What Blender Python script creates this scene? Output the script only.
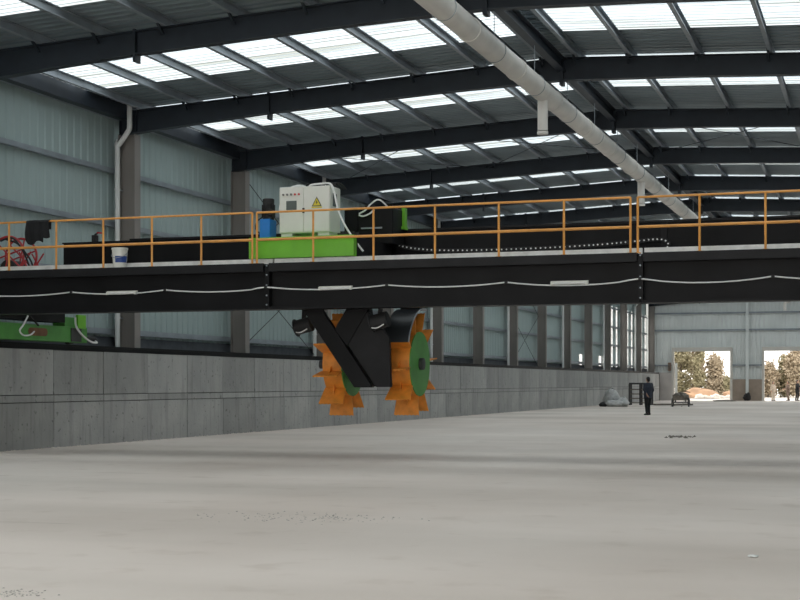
import bpy, bmesh, math, random
from mathutils import Vector, Matrix

# ------------------------------------------------------------------ camera, world, exposure
sc = bpy.context.scene
C = sc.collection
for o in list(bpy.data.objects):
    bpy.data.objects.remove(o)

cam_d = bpy.data.cameras.new('camera')
cam = bpy.data.objects.new('camera', cam_d)
C.objects.link(cam)
cam.location = (0, 0, 1.5)
YAW = math.atan(485 / 1450)
cam.rotation_euler = (math.pi / 2, 0, YAW)
cam_d.sensor_width = 36
cam_d.lens = 1450 / 800 * 36
cam_d.shift_y = 83 / 800
cam_d.clip_end = 600
sc.camera = cam

w = bpy.data.worlds.new('overcast_sky')
sc.world = w
w.use_nodes = True
bg = w.node_tree.nodes['Background']
bg.inputs[0].default_value = (1.0, 0.965, 0.92, 1)
bg.inputs[1].default_value = 1.9

sc.view_settings.view_transform = 'Standard'
sc.view_settings.look = 'None'
sc.view_settings.gamma = 1
sc.view_settings.use_curve_mapping = False
sc.view_settings.exposure = 0.42
try:
    sc.cycles.use_denoising = True
    sc.cycles.max_bounces = 10
    sc.cycles.diffuse_bounces = 6
    sc.cycles.transparent_max_bounces = 16
    sc.cycles.sample_clamp_indirect = 8
except Exception:
    pass

# ------------------------------------------------------------------ materials
def mat(name, col, rough=0.6, metal=0.0, var=0.12, scale=3.0, bump=0.0, bscale=30.0, col2=None, spec=0.5, stretch=(1, 1, 1)):
    m = bpy.data.materials.new(name)
    m.use_nodes = True
    nt = m.node_tree
    b = nt.nodes['Principled BSDF']
    b.inputs['Roughness'].default_value = rough
    b.inputs['Metallic'].default_value = metal
    b.inputs['Specular IOR Level'].default_value = spec
    tc = nt.nodes.new('ShaderNodeTexCoord')
    mp = nt.nodes.new('ShaderNodeMapping')
    mp.inputs['Scale'].default_value = stretch
    nt.links.new(tc.outputs['Object'], mp.inputs[0])
    n = nt.nodes.new('ShaderNodeTexNoise')
    n.inputs['Scale'].default_value = scale
    n.inputs['Detail'].default_value = 6
    nt.links.new(mp.outputs[0], n.inputs['Vector'])
    r = nt.nodes.new('ShaderNodeValToRGB')
    r.color_ramp.elements[0].position = 0.3
    r.color_ramp.elements[1].position = 0.7
    a = col2 if col2 else tuple(c * (1 - var) for c in col)
    r.color_ramp.elements[0].color = (*a, 1)
    r.color_ramp.elements[1].color = (*[min(1, c * (1 + var)) if not col2 else c for c in col], 1)
    nt.links.new(n.outputs['Fac'], r.inputs[0])
    nt.links.new(r.outputs[0], b.inputs['Base Color'])
    if bump > 0:
        n2 = nt.nodes.new('ShaderNodeTexNoise')
        n2.inputs['Scale'].default_value = bscale
        n2.inputs['Detail'].default_value = 5
        nt.links.new(mp.outputs[0], n2.inputs['Vector'])
        bp = nt.nodes.new('ShaderNodeBump')
        bp.inputs['Strength'].default_value = bump
        bp.inputs['Distance'].default_value = 0.02
        nt.links.new(n2.outputs['Fac'], bp.inputs['Height'])
        nt.links.new(bp.outputs[0], b.inputs['Normal'])
    return m

def translucent_mat(name, tint, clear=0.5):
    m = bpy.data.materials.new(name)
    m.use_nodes = True
    nt = m.node_tree
    nt.nodes.remove(nt.nodes['Principled BSDF'])
    out = nt.nodes['Material Output']
    tr = nt.nodes.new('ShaderNodeBsdfTransparent')
    tl = nt.nodes.new('ShaderNodeBsdfTranslucent')
    mx = nt.nodes.new('ShaderNodeMixShader')
    n = nt.nodes.new('ShaderNodeTexNoise')
    tc = nt.nodes.new('ShaderNodeTexCoord')
    mp = nt.nodes.new('ShaderNodeMapping')
    mp.inputs['Scale'].default_value = (0.08, 5.0, 1)
    nt.links.new(tc.outputs['Object'], mp.inputs[0])
    nt.links.new(mp.outputs[0], n.inputs['Vector'])
    n.inputs['Scale'].default_value = 1.5
    n.inputs['Detail'].default_value = 5
    r = nt.nodes.new('ShaderNodeValToRGB')
    r.color_ramp.elements[0].position = 0.36
    r.color_ramp.elements[1].position = 0.56
    r.color_ramp.elements[0].color = (tint[0] * .56, tint[1] * .54, tint[2] * .48, 1)
    r.color_ramp.elements[1].color = (*tint, 1)
    nt.links.new(n.outputs['Fac'], r.inputs[0])
    nt.links.new(r.outputs[0], tr.inputs[0])
    nt.links.new(r.outputs[0], tl.inputs[0])
    mx.inputs[0].default_value = 1 - clear
    nt.links.new(tr.outputs[0], mx.inputs[1])
    nt.links.new(tl.outputs[0], mx.inputs[2])
    nt.links.new(mx.outputs[0], out.inputs[0])
    return m

def floor_mat():
    m = bpy.data.materials.new('poured_concrete_floor')
    m.use_nodes = True
    nt = m.node_tree
    L = nt.links.new
    b = nt.nodes['Principled BSDF']
    b.inputs['Roughness'].default_value = 0.75
    b.inputs['Specular IOR Level'].default_value = 0.25
    tc = nt.nodes.new('ShaderNodeTexCoord')
    def noise(scale, detail, st, lo, hi, c0, c1, rot=0):
        mp = nt.nodes.new('ShaderNodeMapping')
        mp.inputs['Scale'].default_value = st
        mp.inputs['Rotation'].default_value = (0, 0, rot)
        L(tc.outputs['Object'], mp.inputs[0])
        n = nt.nodes.new('ShaderNodeTexNoise')
        n.inputs['Scale'].default_value = scale
        n.inputs['Detail'].default_value = detail
        L(mp.outputs[0], n.inputs['Vector'])
        r = nt.nodes.new('ShaderNodeValToRGB')
        r.color_ramp.elements[0].position = lo
        r.color_ramp.elements[1].position = hi
        r.color_ramp.elements[0].color = (*c0, 1)
        r.color_ramp.elements[1].color = (*c1, 1)
        L(n.outputs['Fac'], r.inputs[0])
        return r, n
    base, _ = noise(0.16, 5, (1, 0.55, 1), 0.35, 0.65, (0.635, 0.555, 0.50), (0.775, 0.705, 0.655))
    streak, _ = noise(0.16, 4, (0.35, 1.5, 1), 0.34, 0.62, (0.82, 0.82, 0.81), (1, 1, 1), 0.06)
    spot, _ = noise(1.6, 8, (1, 1, 1), 0.27, 0.42, (0.90, 0.885, 0.87), (1, 1, 1))
    scr, _ = noise(0.9, 3, (0.35, 5.0, 1), 0.24, 0.30, (0.82, 0.81, 0.80), (1, 1, 1), -0.25)
    cur = base
    for x in (streak, spot, scr):
        mx = nt.nodes.new('ShaderNodeMixRGB')
        mx.blend_type = 'MULTIPLY'
        mx.inputs[0].default_value = 1
        L(cur.outputs[0], mx.inputs[1])
        L(x.outputs[0], mx.inputs[2])
        cur = mx
    L(cur.outputs[0], b.inputs['Base Color'])
    n2 = nt.nodes.new('ShaderNodeTexNoise')
    n2.inputs['Scale'].default_value = 6
    n2.inputs['Detail'].default_value = 8
    L(tc.outputs['Object'], n2.inputs['Vector'])
    bp = nt.nodes.new('ShaderNodeBump')
    bp.inputs['Strength'].default_value = 0.25
    bp.inputs['Distance'].default_value = 0.02
    L(n2.outputs['Fac'], bp.inputs['Height'])
    L(bp.outputs[0], b.inputs['Normal'])
    return m

def concrete_mat():
    m = mat('cast_concrete', (0.42, 0.42, 0.405), 0.85, 0, 0.3, 0.9, 0.6, 12, col2=(0.31, 0.315, 0.31))
    nt = m.node_tree; L = nt.links.new
    b = nt.nodes['Principled BSDF']
    src = b.inputs['Base Color'].links[0].from_socket
    oi = nt.nodes.new('ShaderNodeObjectInfo')
    tc = nt.nodes.new('ShaderNodeTexCoord')
    add = nt.nodes.new('ShaderNodeVectorMath'); add.operation = 'ADD'
    L(tc.outputs['Object'], add.inputs[0]); L(oi.outputs['Location'], add.inputs[1])
    for sc_, st, lo, hi, dark in ((9.0, (1, 1, 1), .30, .36, .55), (2.5, (1, 2.2, .25), .34, .46, .84)):
        mp = nt.nodes.new('ShaderNodeMapping'); mp.inputs['Scale'].default_value = st
        L(add.outputs[0], mp.inputs[0])
        n = nt.nodes.new('ShaderNodeTexNoise'); n.inputs['Scale'].default_value = sc_; n.inputs['Detail'].default_value = 4
        L(mp.outputs[0], n.inputs['Vector'])
        r = nt.nodes.new('ShaderNodeValToRGB')
        r.color_ramp.elements[0].position = lo; r.color_ramp.elements[1].position = hi
        r.color_ramp.elements[0].color = (dark, dark, dark, 1); r.color_ramp.elements[1].color = (1, 1, 1, 1)
        L(n.outputs['Fac'], r.inputs[0])
        mx = nt.nodes.new('ShaderNodeMixRGB'); mx.blend_type = 'MULTIPLY'; mx.inputs[0].default_value = 1
        L(src, mx.inputs[1]); L(r.outputs[0], mx.inputs[2]); src = mx.outputs[0]
    mr = nt.nodes.new('ShaderNodeMapRange'); mr.inputs[3].default_value = .82; mr.inputs[4].default_value = 1.12
    L(oi.outputs['Random'], mr.inputs[0])
    hs = nt.nodes.new('ShaderNodeHueSaturation'); L(mr.outputs[0], hs.inputs['Value']); L(src, hs.inputs['Color'])
    L(hs.outputs[0], b.inputs['Base Color'])
    return m

M = {
    'floor': floor_mat(),
    'concrete': concrete_mat(),
    'joint': mat('joint_dark_grey', (0.08, 0.08, 0.08), 0.9),
    'rafter': mat('slate_blue_paint', (0.020, 0.028, 0.040), 0.55, 0, 0.15),
    'column': mat('taupe_primer', (0.25, 0.23, 0.215), 0.6, 0, 0.15, 1.5, stretch=(1, 1, .3)),
    'galv': mat('galvanised_steel', (0.31, 0.345, 0.38), 0.45, 0.25, 0.15, 2),
    'roof': mat('roof_sheet_underside', (0.23, 0.28, 0.31), 0.5, 0.2, 0.12, 0.8),
    'clad': mat('pale_teal_cladding', (0.375, 0.465, 0.465), 0.5, 0.1, 0.08, 0.6, stretch=(1, 1, .3)),
    'cladfar': mat('pale_grey_cladding', (0.70, 0.735, 0.73), 0.5, 0.1, 0.06, 0.6),
    'sky': translucent_mat('fibreglass_skylight', (0.62, 0.70, 0.76), 0.55),
    'skywall': translucent_mat('fibreglass_wall_sheet', (0.8, 0.82, 0.84), 0.6),
    'paleconc': mat('pale_end_concrete', (0.5, 0.47, 0.45), 0.85, 0, 0.1, 1.2),
    'trim': mat('cream_door_frame', (0.6, 0.58, 0.54), 0.6, 0, 0.06, 1.2),
    'plinth': mat('slate_plinth', (0.09, 0.10, 0.115), 0.8, 0, 0.2, 4),
    'tanwall': mat('tan_render', (0.33, 0.27, 0.22), 0.85, 0, 0.1, 2),
    'black': mat('black_paint', (0.0085, 0.0085, 0.0095), 0.5, 0, 0.35, 1.2, spec=0.16),
    'blackedge': mat('satin_black_channel', (0.014, 0.014, 0.0155), 0.5, 0, 0.3, 2, spec=0.2),
    'rubber': mat('black_rubber', (0.015, 0.015, 0.016), 0.7),
    'orange': mat('orange_rail_paint', (0.74, 0.34, 0.08), 0.45, 0, 0.15, 4),
    'worange': mat('orange_wheel_paint', (0.72, 0.26, 0.03), 0.55, 0, 0.2, 5),
    'rust': mat('brown_paint', (0.2, 0.09, 0.04), 0.6, 0, 0.2, 5),
    'green': mat('bright_green_paint', (0.17, 0.52, 0.03), 0.4, 0, 0.1, 3),
    'dgreen': mat('leaf_green_paint', (0.08, 0.29, 0.055), 0.45, 0, 0.15, 3),
    'white': mat('white_powder_coat', (0.74, 0.74, 0.69), 0.45, 0, 0.04, 2),
    'pvc': mat('white_pvc', (0.8, 0.81, 0.8), 0.5, 0, 0.05, 2),
    'duct': mat('cream_duct', (0.74, 0.71, 0.665), 0.5, 0, 0.08, 2),
    'railtop': mat('worn_bright_steel', (0.86, 0.86, 0.84), 0.45, 0.0, 0.15, 5, stretch=(1, 1, 1)),
    'blue': mat('blue_tank_paint', (0.015, 0.2, 0.62), 0.4, 0, 0.1, 3),
    'screen': mat('grey_screen', (0.11, 0.125, 0.12), 0.25),
    'yellow': mat('sign_yellow', (0.65, 0.52, 0.04), 0.5, 0, 0.03),
    'ink': mat('sign_black', (0.01, 0.01, 0.01), 0.5, 0, 0.03),
    'redbtn': mat('red_button', (0.55, 0.05, 0.05), 0.4),
    'greybtn': mat('grey_button', (0.16, 0.15, 0.14), 0.4),
    'red': mat('red_tube_paint', (0.42, 0.03, 0.035), 0.45),
    'labelblue': mat('blue_print', (0.02, 0.06, 0.25), 0.5),
    'navy': mat('navy_cloth', (0.022, 0.028, 0.045), 0.85, 0, 0.2, 12),
    'darkcloth': mat('black_cloth', (0.007, 0.0075, 0.009), 0.9, 0, 0.2, 12),
    'palecloth': mat('pale_cloth', (0.45, 0.38, 0.31), 0.9, 0, 0.15, 12),
    'browncloth': mat('brown_cloth', (0.16, 0.115, 0.09), 0.9, 0, 0.15, 12),
    'skin': mat('skin', (0.42, 0.25, 0.18), 0.6, 0, 0.06),
    'hair': mat('black_hair', (0.012, 0.01, 0.01), 0.6),
    'sack': mat('woven_white_sack', (0.50, 0.51, 0.51), 0.7, 0, 0.2, 6, 0.5, 20),
    'darksteel': mat('dark_steel', (0.05, 0.05, 0.052), 0.5, 0.2, 0.2),
    'hood': mat('glossy_dark_sheet', (0.04, 0.045, 0.05), 0.3, 0.4, 0.2),
    'cart': mat('dusty_cart_steel', (0.17, 0.145, 0.12), 0.8, 0, 0.25, 6),
    'soil': mat('sandy_soil', (0.45, 0.28, 0.17), 0.95, 0, 0.25, 1.5, 0.6, 5, col2=(0.3, 0.19, 0.12)),
    'ground': mat('pale_yard', (0.55, 0.52, 0.47), 0.95, 0, 0.15, 0.2),
    'rubble': mat('pale_rubble', (0.62, 0.57, 0.52), 0.95, 0, 0.2, 3),
    'clod': mat('dark_dirt', (0.19, 0.17, 0.145), 0.95, 0, 0.3, 6),
    'gravel': mat('grey_gravel', (0.33, 0.31, 0.28), 0.95, 0, 0.3, 20),
    'leafA': mat('olive_leaves', (0.34, 0.31, 0.19), 0.8, 0, 0.3, 1.2, col2=(0.22, 0.19, 0.11)),
    'leafB': mat('russet_leaves', (0.46, 0.375, 0.27), 0.8, 0, 0.3, 1.2, col2=(0.32, 0.265, 0.18)),
    'bark': mat('grey_bark', (0.14, 0.11, 0.085), 0.9, 0, 0.25, 6),
    'leafbits': mat('white_scrap', (0.7, 0.7, 0.68), 0.7),
}

# ------------------------------------------------------------------ mesh helpers
class MB:
    def __init__(self):
        self.v = []; self.f = []
    def box(self, x0, x1, y0, y1, z0, z1):
        n = len(self.v)
        self.v += [(x0, y0, z0), (x1, y0, z0), (x1, y1, z0), (x0, y1, z0), (x0, y0, z1), (x1, y0, z1), (x1, y1, z1), (x0, y1, z1)]
        self.f += [tuple(n + i for i in q) for q in ((0, 3, 2, 1), (4, 5, 6, 7), (0, 1, 5, 4), (1, 2, 6, 5), (2, 3, 7, 6), (3, 0, 4, 7))]
        return self
    def tube(self, pts, r, seg=10, cap=True):
        pts = [Vector(p) for p in pts]
        rs = r if isinstance(r, (list, tuple)) else [r] * len(pts)
        n0 = len(self.v)
        up = None
        for i, p in enumerate(pts):
            if i == 0: t = pts[1] - p
            elif i == len(pts) - 1: t = p - pts[i - 1]
            else: t = (pts[i + 1] - p).normalized() + (p - pts[i - 1]).normalized()
            if t.length < 1e-9: t = Vector((0, 0, 1))
            t.normalize()
            if up is None:
                up = Vector((0, 0, 1)) if abs(t.z) < .9 else Vector((1, 0, 0))
            a = t.cross(up)
            if a.length < 1e-6: a = t.orthogonal()
            a.normalize()
            b = a.cross(t).normalized()
            up = b
            for k in range(seg):
                an = 2 * math.pi * k / seg
                self.v.append(tuple(p + (a * math.cos(an) + b * math.sin(an)) * rs[i]))
        m = len(pts)
        for i in range(m - 1):
            for k in range(seg):
                a0 = n0 + i * seg + k; a1 = n0 + i * seg + (k + 1) % seg
                self.f.append((a0, a1, a1 + seg, a0 + seg))
        if cap:
            self.f.append(tuple(n0 + k for k in reversed(range(seg))))
            self.f.append(tuple(n0 + (m - 1) * seg + k for k in range(seg)))
        return self
    def bar(self, a, b, wd, ht):
        """rectangular bar from a to b; wd across, ht in the upright sense"""
        a = Vector(a); b = Vector(b); t = (b - a).normalized()
        up = Vector((0, 0, 1)) if abs(t.z) < .95 else Vector((0, 1, 0))
        s = t.cross(up).normalized(); u = s.cross(t).normalized()
        n = len(self.v)
        for p in (a, b):
            for i, j in ((-1, -1), (1, -1), (1, 1), (-1, 1)):
                self.v.append(tuple(p + s * (wd / 2 * i) + u * (ht / 2 * j)))
        self.f += [tuple(n + i for i in q) for q in ((3, 2, 1, 0), (4, 5, 6, 7), (0, 1, 5, 4), (1, 2, 6, 5), (2, 3, 7, 6), (3, 0, 4, 7))]
        return self
    def prism(self, poly, axis, a, b):
        """closed polygon (2-D) extruded along an axis. axis 'x': poly is (y,z); 'y': (x,z); 'z': (x,y)"""
        n = len(self.v); k = len(poly)
        for q in (a, b):
            for p in poly:
                self.v.append({'x': (q, p[0], p[1]), 'y': (p[0], q, p[1]), 'z': (p[0], p[1], q)}[axis])
        self.f.append(tuple(n + i for i in range(k)))
        self.f.append(tuple(n + k + i for i in reversed(range(k))))
        for i in range(k):
            j = (i + 1) % k
            self.f.append((n + i, n + k + i, n + k + j, n + j))
        return self
    def sphere(self, c, r, seg=12, rings=8):
        r = r if isinstance(r, (tuple, list)) else (r, r, r)
        n = len(self.v)
        for i in range(rings + 1):
            a = math.pi * i / rings
            for k in range(seg):
                b = 2 * math.pi * k / seg
                self.v.append((c[0] + r[0] * math.sin(a) * math.cos(b), c[1] + r[1] * math.sin(a) * math.sin(b), c[2] + r[2] * math.cos(a)))
        for i in range(rings):
            for k in range(seg):
                a0 = n + i * seg + k; a1 = n + i * seg + (k + 1) % seg
                self.f.append((a0, a0 + seg, a1 + seg, a1))
        return self
    def mesh(self, name, m, off=(0, 0, 0), smooth=False, bevel=0):
        me = bpy.data.meshes.new(name)
        o = Vector(off)
        me.from_pydata([tuple(Vector(v) - o) for v in self.v], [], self.f)
        bm = bmesh.new(); bm.from_mesh(me)
        bmesh.ops.remove_doubles(bm, verts=bm.verts, dist=1e-5)
        bmesh.ops.recalc_face_normals(bm, faces=bm.faces)
        if bevel:
            bmesh.ops.bevel(bm, geom=list(bm.edges), offset=bevel, segments=1, affect='EDGES', profile=.5)
        bm.to_mesh(me); bm.free()
        if smooth:
            for p in me.polygons: p.use_smooth = True
            if hasattr(me, 'set_sharp_from_angle'):
                me.set_sharp_from_angle(angle=math.radians(40))
        me.materials.append(m)
        return me
    def build(self, name, m, parent=None, smooth=False, bevel=0, loc=None):
        """mesh given in world coordinates; kept relative to its parent's origin"""
        off = Vector(loc) if loc is not None else Vector((0, 0, 0))
        base = Vector((0, 0, 0)); p = parent
        while p is not None:
            base += p.location; p = p.parent
        if loc is None: off = base
        o = bpy.data.objects.new(name, self.mesh(name, m, off, smooth, bevel))
        C.objects.link(o)
        o.parent = parent
        o.location = off - base
        return o

def obj(name, me, parent=None, loc=(0, 0, 0), rot=(0, 0, 0)):
    o = bpy.data.objects.new(name, me); C.objects.link(o)
    o.parent = parent; o.location = loc; o.rotation_euler = rot
    return o

def empty(name, loc=(0, 0, 0)):
    o = bpy.data.objects.new(name, None); C.objects.link(o)
    o.location = loc; o.empty_display_size = .2
    return o

def tag(o, label=None, cat=None, group=None, kind=None):
    if label: o['label'] = label
    if cat: o['category'] = cat
    if group: o['group'] = group
    if kind: o['kind'] = kind
    return o

def arc(c, r, a0, a1, n, plane='yz', x=0):
    out = []
    for i in range(n + 1):
        a = a0 + (a1 - a0) * i / n
        out.append((c[0] + r * math.cos(a), c[1] + r * math.sin(a)))
    return out

def spline(pts, n=6):
    P = [Vector(p) for p in pts]; out = []
    for i in range(len(P) - 1):
        p0 = P[max(0, i - 1)]; p1 = P[i]; p2 = P[i + 1]; p3 = P[min(len(P) - 1, i + 2)]
        for k in range(n):
            t = k / n
            out.append(0.5 * ((2 * p1) + (p2 - p0) * t + (2 * p0 - 5 * p1 + 4 * p2 - p3) * t * t + (3 * p1 - p0 - 3 * p2 + p3) * t ** 3))
    out.append(P[-1])
    return out

# ------------------------------------------------------------------ hall dimensions (metres)
BAY = 7.0
YA = 34.3                                   # frame carrying the first whole column
FR = [YA + BAY * k for k in range(-5, 14)]  # frames from behind the camera to the end wall
Y0, Y1 = FR[0], FR[-1]
XR = -7.36                                  # ridge
XL, XX = -19.07, 4.35                       # column lines
XC = -18.3                                  # inner face of the low concrete wall
WT = 2.27                                   # its height
def zt(x): return 9.31 - 0.05 * abs(x - XR) # top of rafters

# ------------------------------------------------------------------ ground, floor
g = MB().box(-120, 120, -40, 300, -0.4, -0.05).build('ground', M['ground']); tag(g, kind='structure', label='pale dusty yard around the hall')
fl = MB().box(XL - .5, XX + .5, Y0 - 3, Y1 + .3, -0.3, 0).build('floor', M['floor']); tag(fl, kind='structure', label='bare poured concrete floor of the hall')

# ------------------------------------------------------------------ ceiling : rafters, purlins, sheets
ceil = empty('ceiling', (XR, YA, 9.3)); tag(ceil, kind='structure', label='steel portal roof with translucent skylight strips')

def rafter_mesh(sgn):
    # profile in (x, z); sgn -1 left, +1 right; along y flange .24 wide with thin web
    xe = 11.96
    xs = [0, 3.0, 7.6, 9.4, xe]
    dep = [0.55, 0.50, 0.50, 0.54, 0.63]
    mb = MB()
    top = [(sgn * x, -0.05 * x) for x in xs]
    bot = [(sgn * x, -0.05 * x - d) for x, d in zip(xs, dep)]
    web = top + bot[::-1]
    mb.prism(web, 'y', -0.012, 0.012)
    for k in range(len(xs) - 1):
        a, b = top[k], top[k + 1]
        mb.prism([a, b, (b[0], b[1] - .025), (a[0], a[1] - .025)], 'y', -.12, .12)
        a, b = bot[k], bot[k + 1]
        mb.prism([a, b, (b[0], b[1] + .025), (a[0], a[1] + .025)], 'y', -.12, .12)
    # stiffeners
    for x in (xe - .02, xe - .5):
        d = .62
        mb.box(*sorted((sgn * x - .008, sgn * x + .008)), -.11, .11, -0.05 * x - d, -0.05 * x)
    return mb.mesh('rafter', M['rafter'])
RM = {s: rafter_mesh(s) for s in (-1, 1)}
spl = MB().box(-.025, .025, -.13, .13, -.66, .03).mesh('splice_plate', M['rafter'])
blt = MB().tube([(-.06, 0, 0), (.06, 0, 0)], .018, 6)
PX = [-11.35, -9.95, -8.5, -6.96, -5.33, -3.72, -2.09, -.47, .34, 1.6, 3.2, 4.83, 6.46, 8.08, 9.7, 11.3]
flyb = {}
for s in (-1, 1):
    flyb[s] = MB().bar((0, .10 * s, -.17), (0, .42 * s, .05), .05, .05).mesh('fly_brace', M['rafter'])
for i, y in enumerate(FR):
    for s in (-1, 1):
        r = obj('rafter', RM[s], ceil, (0, y - YA, zt(XR) - 9.3))
        for q in (7.64, .02):
            obj('splice_plate', spl, r, (s * q, 0, -0.05 * q))
        if 20 < y < 80:
            for px in PX:
                if px * s > 0 and abs(px) < 11:
                    k = int(abs(px) * 10)
                    obj('fly_brace', flyb[-1], r, (px, 0, -0.05 * abs(px)))
                    if k % 2: obj('fly_brace', flyb[1], r, (px, 0, -0.05 * abs(px)))

# C-section purlins, each running the length of the hall
def cee(mb, y0, y1, h=.2, f=.09, t=.012):
    mb.box(-t / 2, t / 2, y0, y1, 0, h)
    mb.box(0, f, y0, y1, 0, t); mb.box(0, f, y0, y1, h - t, h)
    mb.box(f - t, f, y0, y1, t, .03)
    return mb
pm = cee(MB(), Y0 - .6, Y1 + .3).mesh('purlin', M['galv'])
for px in PX:
    obj('purlin', pm, ceil, (px, -YA, zt(XR + px) - 9.3))
# ridge strut and eave struts (dark)
rs = MB(); rs.box(XR - .10, XR + .10, Y0, Y1, 8.98, 9.0); rs.box(XR - .006, XR + .006, Y0, Y1, 9.0, 9.26); rs.box(XR - .10, XR + .10, Y0, Y1, 9.26, 9.28)
rs.build('ridge_beam', M['rafter'], ceil)
MB().tube([(XR - .62, Y0, 8.98), (XR - .62, Y1, 8.98)], .055, 10).build('strut_tube', M['rafter'], ceil, smooth=True)
for x in (XL - .12, XX + .12):
    b = MB(); b.box(x - .12, x + .12, Y0, Y1, 8.48, 8.72)
    b.build('eave_beam', M['rafter'], ceil)
# gutter beam outside
for x, s in ((XL - .3, -1), (XX + .3, 1)):
    MB().box(x - .16, x + .16, Y0, Y1, 8.72, 8.98).build('gutter', M['rafter'], ceil)

# ribbed sheets, ribs running down the slope
def ribbed(y0, y1, xa, xb, sgn, pitch=.25, h=.035):
    mb = MB(); pr = []
    n = max(1, round((y1 - y0) / pitch)); p = (y1 - y0) / n
    for i in range(n):
        a = y0 + i * p
        pr += [(a, 0), (a + p * .55, 0), (a + p * .68, h), (a + p * .87, h)]
    pr.append((y1, 0))
    for (yy, hh) in pr:
        mb.v.append((sgn * xa, yy, -0.05 * xa + hh)); mb.v.append((sgn * xb, yy, -0.05 * xb + hh))
    for i in range(len(pr) - 1):
        mb.f.append((2 * i, 2 * i + 1, 2 * i + 3, 2 * i + 2))
    return mb
SKY = {FR[3]: (.9, 5.3), FR[4]: (.9, 5.1), FR[5]: (.65, 4.6), FR[6]: (1.2, 5.05), FR[7]: (1.15, 5.25)}
SKD = (1.0, 5.2); SK0 = 1.0
zr = zt(XR) + .205 - 9.3
cache = {}
def strip(key, name, m, y0, y1, s):
    k = (name, round(y1 - y0, 3), s)
    if k not in cache: cache[k] = ribbed(0, y1 - y0, 0, 12.15, s).mesh(name, m)
    obj(name, cache[k], ceil, (0, y0 - YA, zr))
for i, y in enumerate(FR[:-1]):
    a_, b_ = SKY.get(y, SKD)
    e_ = y + BAY + (SKY.get(FR[i + 1], SKD)[0] if i + 2 < len(FR) else .3)
    for s in (-1, 1):
        strip(0, 'skylight_panel', M['sky'], y + a_, y + b_, s)
        n_ = 3; w_ = (e_ - y - b_) / n_
        for k in range(n_): strip(0, 'roof_sheet', M['roof'], y + b_ + k * w_, y + b_ + (k + 1) * w_, s)
sm0 = {s: ribbed(0, SK0 + .3, 0, 12.15, s).mesh('roof_sheet', M['roof']) for s in (-1, 1)}
for s in (-1, 1):
    obj('roof_sheet', sm0[s], ceil, (0, FR[0] - YA - .3, zt(XR) + .205 - 9.3))
MB().prism([(XR - .25, zt(XR) + .25), (XR, zt(XR) + .262), (XR + .25, zt(XR) + .25), (XR, zt(XR) + .275)], 'y', Y0 - .3, Y1 + .3).build('ridge_cap', M['roof'], ceil)
# cross bracing rods in the roof
for kb in (1, 6):
    ya = YA + BAY * kb
    for xa, xb in ((-11.0, -5.6), (-5.6, -.4), (.4, 5.6), (5.6, 11.0)):
        za, zb = zt(XR + xa) - .12, zt(XR + xb) - .12
        MB().tube([(XR + xa, ya, za), (XR + xb, ya + BAY, zb)], .012, 6).build('bracing_rod', M['rafter'], ceil)
        MB().tube([(XR + xb, ya, zb), (XR + xa, ya + BAY, za)], .012, 6).build('bracing_rod', M['rafter'], ceil)

# ------------------------------------------------------------------ left wall
wl = empty('wall_left', (XL, YA, 0)); tag(wl, kind='structure', label='steel framed side wall clad in pale teal ribbed sheets')
colm = MB()
for a, b in ((-.25, -.235), (.235, .25)):
    colm.box(a, b, -.16, .16, 0, 8.09)
colm.box(-.235, .235, -.006, .006, 0, 8.09)
colm.box(-.30, .30, -.2, .2, 0, .03)
colm = colm.mesh('column', M['column'])
for y in FR:
    obj('column', colm, wl, (0, y - YA, 0))
def wallsheet(wid, z0, z1, nrib=3, h=.03, m=None, name='wall_sheet'):
    mb = MB(); pr = []; p = wid / nrib
    for i in range(nrib):
        a = i * p
        pr += [(a, 0), (a + p * .6, 0), (a + p * .7, h), (a + p * .9, h)]
    pr.append((wid, 0))
    for (yy, hh) in pr:
        mb.v.append((-hh, yy, z0)); mb.v.append((-hh, yy, z1))
    for i in range(len(pr) - 1):
        mb.f.append((2 * i, 2 * i + 1, 2 * i + 3, 2 * i + 2))
    return mb.mesh(name, m or M['clad'])
WSX = -.44
ws_full = wallsheet(1.0, 2.70, 9.0)
ws_bay = wallsheet(7.0, 2.70, 9.0, 21)
ws_top = wallsheet(1.0, 7.28, 9.0)
ws_mid = wallsheet(1.0, 3.45, 9.0)
ws_side = wallsheet(.35, 2.70, 7.28, 1)
tr_full = wallsheet(.65, 2.70, 7.28, m=M['skywall'], name='translucent_sheet')
tr_low = wallsheet(1.0, 2.70, 3.45, m=M['skywall'], name='translucent_sheet')
for bi, y in enumerate(FR[:-1]):
    if y < 19:
        obj('wall_sheet', ws_bay, wl, (WSX, y - YA, 0)); continue
    for k in range(7):
        p = (WSX, y - YA + k, 0)
        if y > 103 and k in (4, 6):
            obj('wall_sheet', ws_top, wl, p); obj('translucent_sheet', tr_full, wl, p); obj('wall_sheet', ws_side, wl, (WSX, p[1] + .65, 0))
        elif 89 < y < 103 and k == 6:
            obj('wall_sheet', ws_mid, wl, p); obj('translucent_sheet', tr_low, wl, p)
        else:
            obj('wall_sheet', ws_full, wl, p)
gm = MB(); gm.box(-.11, .0, 0, BAY, 0, .012); gm.box(-.11, -.1, 0, BAY, 0, .16); gm.box(-.015, 0, 0, BAY, 0, .04)
gm = gm.mesh('girt', M['galv'])
for y in FR[:-1]:
    for z in (2.78, 4.25, 5.63, 7.05, 8.5):
        if y < 19 and z != 5.63: continue
        obj('girt', gm, wl, (-.29, y - YA, z))
MB().box(XL - .62, XL - .42, Y0, Y1 + .2, 0, 2.72).build('plinth', M['plinth'], wl)
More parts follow.
